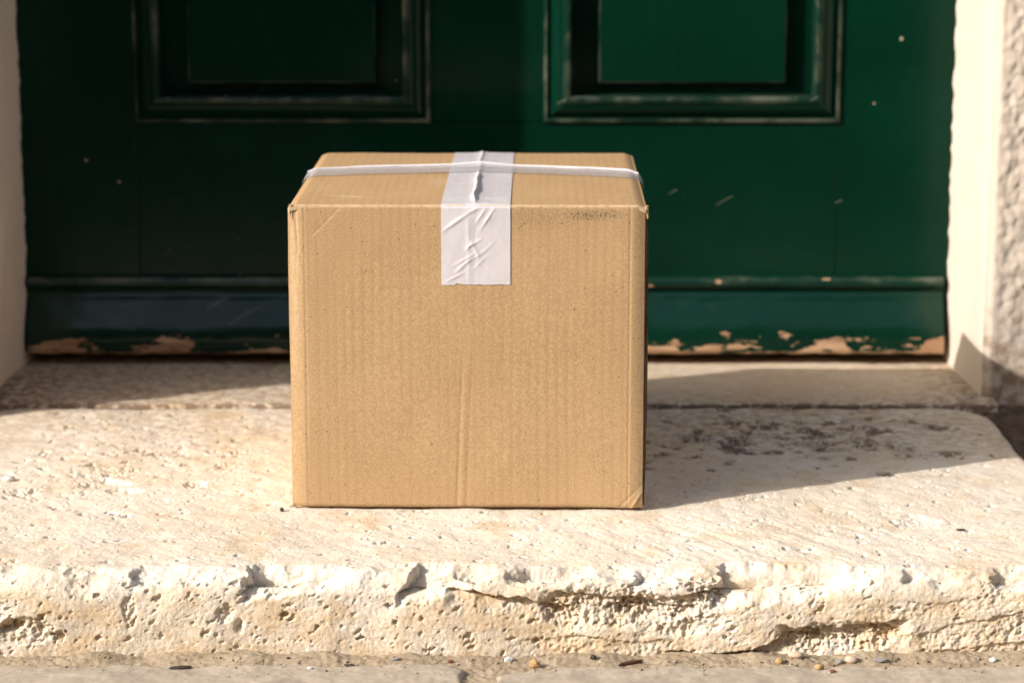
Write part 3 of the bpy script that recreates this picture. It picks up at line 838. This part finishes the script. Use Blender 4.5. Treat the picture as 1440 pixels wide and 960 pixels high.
# side panels: the left one hugs the corner, the right one bows away from it
def side(sgn, bulge, back, mat_edge=None):
    ys = seg((0.0046, BD, 0.004)); zs = seg((0.0006, BH - .0042, 0.004))
    Yg, Z = np.meshgrid(ys, zs)
    e = bulge * np.sin(np.clip((Z + .02) / (BH + .02), 0, 1) * np.pi) ** 0.8 * np.exp(-Yg / .25) + back * sst(.18, .29, Z) * np.exp(-Yg / .12)
    e = e + 0.0004 * fbm(Yg / .06, Z / .06, 3, 641)
    Xg = sgn * (BW / 2 + 0.0002 + e)
    z0 = np.zeros_like(Z)
    return sheet_obj('side_panel', np.stack([Xg, Yg, Z], -1), (-sgn * 0.0036, 0, 0), CARD, bx, flip=(sgn < 0), attr={'smudge': z0, 'rub': z0 + 0.1})
side(-1, 0.0004, 0.0); rp = side(1, 0.0032, 0.0012)
# raw fluted edge of the right side panel
zs = seg((0.003, BH - .004, 0.003))
e = 0.0032 * np.sin(np.clip((zs + .02) / (BH + .02), 0, 1) * np.pi) ** 0.8 + 0.0012 * sst(.18, .29, zs)
V = np.concatenate([np.stack([BW / 2 - .0030 + e, 0 * zs + .0042, zs], -1), np.stack([BW / 2 + .0006 + e, 0 * zs + .0044, zs], -1)])
n = len(zs); F = np.array([(i, n + i, n + i + 1, i + 1) for i in range(n - 1)])
mesh_np('raw_edge', V, F, RAW, rp, False)
# rear panel and base
z0 = np.zeros((2, 2))
Xg, Zg = np.meshgrid(np.array([BW / 2 - .004, -BW / 2 + .004]), np.array([0.001, BH - .004]))
sheet_obj('rear_panel', np.stack([Xg, 0 * Xg + BD, Zg], -1), (0, -0.004, 0), CARD, bx, attr={'smudge': z0, 'rub': z0})
Xg, Yg = np.meshgrid(np.array([-BW / 2 + .004, BW / 2 - .004]), np.array([0.005, BD - .005]))
sheet_obj('base_flap', np.stack([Xg, Yg, 0 * Xg + .0045], -1), (0, 0, -0.004), CARD, bx, attr={'smudge': z0, 'rub': z0})

# two top flaps meeting on the centre line
SEAM = 0.0075
for a, b in ((-BW / 2 + .0004, SEAM - .0006), (SEAM + .0006, BW / 2 + .0012)):
    xs = seg((a, b, 0.0011)); ys = seg((0.0006, 0.03, 0.0009), (0.03, BD, 0.0030))
    X, Y = np.meshgrid(xs, ys)
    Z = BH + f_top(X, Y) + 0.0012 * np.exp(-np.abs(X - SEAM) / .006)
    Y = Y + 0.0006 * (1 - sst(0, .01, Y)) * pn(X / .012, X * 0, 651)
    rub = np.exp(-(Y / .0017) ** 2)
    u = (X + .118) * 0.35 + (Y - .055) * 0.94
    rub += 0.6 * np.exp(-(u / .0035) ** 2) * np.exp(-((X + .112) / .022) ** 2)
    u = (X + .120) * 0.85 - (Y - .030) * 0.5
    rub += 0.5 * np.exp(-(u / .003) ** 2) * np.exp(-((Y - .035) / .022) ** 2)
    rub += 0.35 * np.exp(-(((X + .03) / .012) ** 2 + ((Y - .14) / .02) ** 2))
    sheet_obj('top_flap', np.stack([X, Y, Z], -1), (0, 0, -0.0036), CARD, bx, attr={'smudge': 0 * X, 'rub': np.clip(rub, 0, 1)})

# curled paper at the upper left corner: a small open roll of liner
def curl(name, x, y, z, r0, r1, length, turns, ax):
    th = np.linspace(0, turns * 2 * math.pi, 28); ll = np.linspace(0, 1, 10)
    T, L = np.meshgrid(th, ll)
    r = r0 + (r1 - r0) * T / th[-1]
    r = r * (1 - 0.55 * L)
    c1 = r * np.cos(T); c2 = r * np.sin(T)
    Pg = np.stack([x + c1 + 0.0014 * L, y + c2 + 0.0006 * L, z - L * length], -1) if ax == 'z' else np.stack([x + c1, y + L * length, z + c2 - 0.001 * L], -1)
    zz = np.zeros(Pg.shape[:2])
    return sheet_obj(name, Pg, (0.0002, 0.0002, 0), CARD, bx, attr={'smudge': zz, 'rub': zz + .35})
curl('corner_curl', -BW / 2 + .0026, 0.0016, BH + .0002, 0.0006, 0.0024, 0.014, 1.5, 'z')
curl('corner_curl', BW / 2 + .0008, 0.0020, BH - .0006, 0.0004, 0.0022, 0.012, 1.3, 'z')

# ---- sealing tape: over the seam, down the front
TX0, TX1 = -0.0235, 0.0405
ztape = 0.2155
path_y = seg((BD - .002, 0.06, 0.0028), (0.06, 0.0026, 0.0010))
nt = len(path_y)
path_f = seg((BH - .0014, ztape, 0.0008))
us = seg((TX0, TX1, 0.0008))
U, K = np.meshgrid(us, np.arange(nt))
Yp = path_y[:, None] + 0 * U
xt = U + (0.003 * (Yp / BD)) * (U < 0.01) * 0.4
Zt = BH + f_top(xt, Yp) + 0.0012 * np.exp(-np.abs(xt - SEAM) / .006) + 0.0006
# the tape pinched up into a fold along the seam
rx = SEAM + 0.0022 * pn(Yp / .05, Yp * 0, 701) - 0.0010
Zt += (0.0030 * np.exp(-((xt - rx) / .0019) ** 2)) * sst(0.004, 0.03, Yp) * (1 - 0.6 * sst(.16, .20, Yp)) * (0.85 + 0.25 * pn(Yp / .05, Yp * 0, 705))
Zt += 0.00030 * np.clip(fbm(xt / .03, Yp / .006, 3, 702), 0, 1) * sst(.13, .02, Yp) * 1.5 + 0.00012 * fbm(xt / .01, Yp / .004, 2, 703)
top_part = np.stack([xt, Yp, Zt], -1)
U2, Zf = np.meshgrid(us, path_f)
def wrinkle(x, z):
    d = 0 * x
    for ax_, az, bx_, bz, w, h in ((-.021, .266, .002, .2825, .0016, .0019), (.002, .2825, .011, .287, .0015, .0015), (.013, .267, .026, .287, .0013, .0014), (.008, .272, .018, .287, .0012, .0010),
                                   (-.011, .226, .005, .241, .0014, .0013), (-.012, .233, .010, .246, .0012, .0011), (.000, .250, .014, .258, .0013, .0012), (.000, .236, .022, .250, .0010, .0008),
                                   (-.018, .219, -.001, .227, .0011, .0012), (.003, .258, .012, .240, .0016, .0010), (-.001, .247, .006, .256, .0011, .0010), (.006, .230, .019, .242, .0010, .0007),
                                   (.0015, .286, .0020, .218, .0020, .0007), (.0085, .286, .0075, .220, .0020, -.0004), (.015, .246, .027, .257, .0009, .0006)):
        vx, vz = bx_ - ax_, bz - az; L2 = vx * vx + vz * vz
        t = np.clip(((x - ax_) * vx + (z - az) * vz) / L2, 0, 1)
        q = np.hypot(x - ax_ - t * vx, z - az - t * vz)
        d = d + 0.5 * h * np.exp(-(q / w) ** 2) * (0.25 + 0.75 * np.sin(np.clip(t, .05, .95) * np.pi))
    return d
rag = 0.0012 * np.clip(fbm(U2 / .006, U2 * 0, 3, 711), -1, 1) * np.where(U2 < -.005, 1.2, 0.4) - 0.0008 * (U2 < -.010)
zz = Zf + rag * sst(ztape + .003, ztape, Zf)
Yt = -f_front(U2, zz) - 0.0006 - wrinkle(U2, zz) - 0.00010 * fbm(U2 / .008, zz / .01, 2, 712)
front_part = np.stack([U2, Yt, zz], -1)
Pt = np.concatenate([top_part, front_part], 0)
sheet_obj('sealing_tape', Pt, (0, 0.00012, -0.00012), TAPE, bx, flip=True)

# ---- narrow strap across the lid, its film rucked into one bright ridge
vs = np.linspace(-1, 1, 49)
xs = seg((-BW / 2 - .0010, BW / 2 + .0014, 0.002))
U, Vv = np.meshgrid(xs, vs)
yc = 0.224 - 0.018 * (U / (BW / 2)) ** 2 - 0.003 * U / .16
Yp = yc + Vv * 0.026
Zs = BH + f_top(U, np.clip(Yp, 0, BD)) + 0.0012 * np.exp(-np.abs(U - SEAM) / .006) + 0.0013
Zs += 0.0022 * np.exp(-((U - SEAM) / .03) ** 2)
Zs += 0.0021 * np.exp(-((Vv - 0.45) / .09) ** 2)
Zs += 0.0002 * fbm(U / .03, Vv * 2, 2, 731)
strap_top = np.stack([U, Yp, Zs], -1)
def tail(sgn):
    i = 0 if sgn < 0 else -1
    cols = []
    for z in np.linspace(BH - .004, BH - .10, 16):
        c = strap_top[:, i].copy()
        bow = 0.0016 + 0.0020 * (sgn > 0) * np.exp(-((z - BH + .01) / .02) ** 2)
        zz_ = z
        e = 0.0020 * math.sin(min(1, (z + .02) / (BH + .02)) * math.pi) ** 0.8 * math.exp(-.21 / .25) if sgn > 0 else 0.0005
        c[:, 0] = sgn * (BW / 2 + 0.0012 + e + bow)
        c[:, 2] = zz_
        cols.append(c)
    return np.stack(cols, 1)
Ps = np.concatenate([tail(-1)[:, ::-1], strap_top, tail(1)], 1)
ct = sheet_obj('cross_tape', Ps, (0, 0, -0.00015), STRAP, bx)
# the rucked ridge of the film: white and opaque, with its glossy highlight painted in
k_ = int(np.argmin(np.abs(vs - 0.45)))
cl_ = strap_top[k_] + np.array([0, 0, 0.0003])
th = np.linspace(0, 2 * math.pi, 9)[:-1]
rr_ = (0.0012 + 0.0003 * pn(cl_[:, 0] / .02, cl_[:, 0] * 0, 735))[:, None]
rid = np.stack([cl_[:, 0][:, None] + 0 * th, cl_[:, 1][:, None] + 1.5 * rr_ * np.cos(th), cl_[:, 2][:, None] + 0.75 * rr_ * np.sin(th)], -1)
rid = np.concatenate([rid, rid[:, :1]], 1)
grid_obj('tape_ridge', rid, RIDGE, ct)

# ================================================================== litter on the ground
def lump(name, loc, r, mat, seed, squash=(1, 1, .6), label=None, cat='pebble', group=None, rz=0.0, sharp=False):
    import bmesh
    bm = bmesh.new()
    bmesh.ops.create_icosphere(bm, subdivisions=1 if sharp else 2, radius=1.0)
    rr = np.random.RandomState(seed)
    ax = rr.normal(size=(5, 3))
    for v in bm.verts:
        k = 1.0
        for a in ax:
            k -= 0.22 * max(0, v.co.dot(Vector(a).normalized()) - 0.45)
        k *= 1 + rr.uniform(-.05, .05) * (2.5 if sharp else 1)
        v.co = Vector((v.co.x * squash[0] * k * r, v.co.y * squash[1] * k * r, v.co.z * squash[2] * k * r))
    zmin = min(v.co.z for v in bm.verts)
    for v in bm.verts: v.co.z -= zmin
    me = bpy.data.meshes.new(name); bm.to_mesh(me); bm.free()
    for p in me.polygons: p.use_smooth = not sharp
    me.materials.append(mat)
    o = link(bpy.data.objects.new(name, me)); o.location = loc; o.rotation_euler = (0, 0, rz)
    return tag(o, label, cat, group)
def flat(name, rgb, rough=0.8):
    return mat_plain(name, tuple(c * .8 for c in rgb), rgb, 300, rough, 900, 0.3)
M_OCH = flat('ochre_pebble', (0.50, 0.33, 0.15)); M_WHI = flat('white_chip', (0.75, 0.73, 0.70)); M_PNK = flat('pinkish_pebble', (0.62, 0.47, 0.35))
M_DRK = flat('dark_scrap', (0.06, 0.045, 0.035)); M_GRY = flat('grey_pebble', (0.30, 0.29, 0.28)); M_RED = flat('rusty_crumb', (0.22, 0.09, 0.05)); M_BRN = flat('twig_bark', (0.16, 0.08, 0.045))

# floor height under the litter, read from the meshes themselves
bpy.context.view_layer.update()
dg = bpy.context.evaluated_depsgraph_get()
def drop(x, y, sink=0.0005):
    hit, loc, n, i, o, m = scene.ray_cast(dg, Vector((x, y, 0.05)), Vector((0, 0, -1)))
    return (x, y, loc.z - sink)
lump('pebble', drop(0.062, -0.2275), 0.0050, M_OCH, 3, (1.25, .8, .85), 'ochre yellow pebble lying alone near the paving joint', 'pebble', sharp=True)
lump('paint_chip', drop(0.040, -0.2140), 0.0055, M_WHI, 4, (1.1, .8, .55), 'jagged white chip lying on sandy mortar near the paving joint', 'chip', rz=.6, sharp=True)
lump('pebble', drop(0.2885, -0.2130), 0.0050, M_PNK, 5, (1.5, .9, .7), 'large pale pink pebble beside a small ochre one', 'pebble')
lump('pebble', drop(0.2735, -0.2220), 0.0032, M_OCH, 6, (1.2, 1, .9), 'small ochre pebble beside the large pale pink pebble', 'pebble')
lump('pebble', drop(0.3070, -0.2360), 0.0036, M_OCH, 7, (1.3, 1, .75), 'ochre pebble lying out on the paving stone by pink crumb', 'pebble')
lump('pebble', drop(0.3360, -0.2200), 0.0047, M_PNK, 8, (1.3, .9, .8), 'tan pebble in the little heap of grit below the broken ledge', 'pebble')
lump('pebble', drop(0.3255, -0.2200), 0.0036, M_GRY, 9, (1.2, .9, .8), 'dark grey pebble in the little heap of grit below ledge', 'pebble', sharp=True)
lump('pebble', drop(0.3620, -0.2210), 0.0050, M_GRY, 10, (1.6, .7, .5), 'flat blue-grey stone sliver beside the heap of grit', 'pebble', sharp=True)
lump('paint_chip', drop(0.4590, -0.2180), 0.0038, M_WHI, 11, (1.2, .9, .7), 'small white chip alone on the mortar towards the step end', 'chip', sharp=True)
lump('pebble', drop(0.3170, -0.2440), 0.0026, M_RED, 12, (1.4, .9, .7), 'pink-brown crumb on the paving stone', 'pebble', sharp=True)
lump('leaf_scrap', drop(-0.2425, -0.2370), 0.0080, M_DRK, 13, (1.6, .6, .22), 'dark curled leaf scrap on the long paving stone', 'leaf scrap', rz=.25, sharp=True)
lump('leaf_scrap', drop(-0.0970, -0.2300), 0.0055, M_DRK, 14, (1.4, .6, .25), 'small dark flake near the middle of the long paving stone', 'leaf scrap', rz=-.1, sharp=True)
lump('leaf_scrap', drop(-0.0580, -0.2190), 0.0040, M_GRY, 15, (1.3, .7, .4), 'grey flake on the mortar beside the rusty crumb', 'leaf scrap', rz=.4, sharp=True)
lump('crumb', drop(-0.0110, -0.2190), 0.0026, M_RED, 16, (1.1, .8, .8), 'rusty red crumb on the mortar by paving joint', 'crumb', sharp=True)
lump('paint_chip', drop(-0.1310, -0.2400), 0.0028, M_WHI, 17, (1.1, .9, .6), 'tiny white chip on the long paving stone', 'chip', sharp=True)
lump('twig', drop(0.146, -0.2180), 0.0095, M_BRN, 18, (1.5, .22, .26), 'short brown twig lying slantwise on the mortar', 'twig', rz=.45, sharp=True)
lump('crumb', drop(0.113, -0.2160), 0.0033, M_DRK, 19, (1, 1, .8), 'dark crumb on the mortar beside the short twig', 'crumb', sharp=True)
lump('paint_chip', drop(-0.4545, 0.112), 0.0060, M_WHI, 20, (1.3, .9, .5), 'bright white flake lying on the rough tread of the step', 'chip', rz=.3)
lump('crumb', drop(0.455, -0.065), 0.0028, M_DRK, 21, (1.8, .7, .5), 'black crumb on the sunlit tread of the step', 'crumb', sharp=True)
lump('crumb', drop(-0.1745, 0.0015 - .006), 0.0024, M_DRK, 22, (1, 1, 1), 'dark crumb tucked against the box corner', 'crumb', sharp=True)

# grit: countless grains over the mortar, paving and tread
rg = np.random.RandomState(99)
base = np.array([(1, 0, 0), (-1, 0, 0), (0, 1, 0), (0, -1, 0), (0, 0, 1), (0, 0, -1)], float)
bf = np.array([(0, 2, 4), (2, 1, 4), (1, 3, 4), (3, 0, 4), (2, 0, 5), (1, 2, 5), (3, 1, 5), (0, 3, 5)])
def grit(name, n, sampler, mat, r0, r1):
    V = []; F = []
    for k in range(n):
        x, y = sampler()
        p = drop(x, y, 0)
        r = r0 + (r1 - r0) * rg.rand() ** 3
        a = rg.rand() * 6.28
        b = base * (r * rg.uniform(.7, 1.4), r * rg.uniform(.7, 1.2), r * rg.uniform(.5, .9))
        b = b + rg.normal(size=b.shape) * r * .15
        c, s_ = math.cos(a), math.sin(a)
        b = np.stack([b[:, 0] * c - b[:, 1] * s_, b[:, 0] * s_ + b[:, 1] * c, b[:, 2]], -1) + np.array(p) + (0, 0, r * .3)
        F.append(bf + len(V) * 6); V.append(b)
    tag(mesh_np(name, np.concatenate(V), np.concatenate(F), mat, None, False), kind='stuff')
grit('pale_grit', 520, lambda: (rg.uniform(-.46, .52), -0.212 - abs(rg.normal(0, .018))), MORTAR, 0.0005, 0.0018)
grit('dark_grit', 150, lambda: ((rg.normal(.33, .06) if rg.rand() < .45 else rg.uniform(-.46, .52)), -0.213 - abs(rg.normal(0, .012))), SOIL, 0.0005, 0.0017)
grit('tread_grit', 160, lambda: (rg.uniform(-.46, .54), rg.uniform(-.17, -.01)), SOIL, 0.0003, 0.0009)
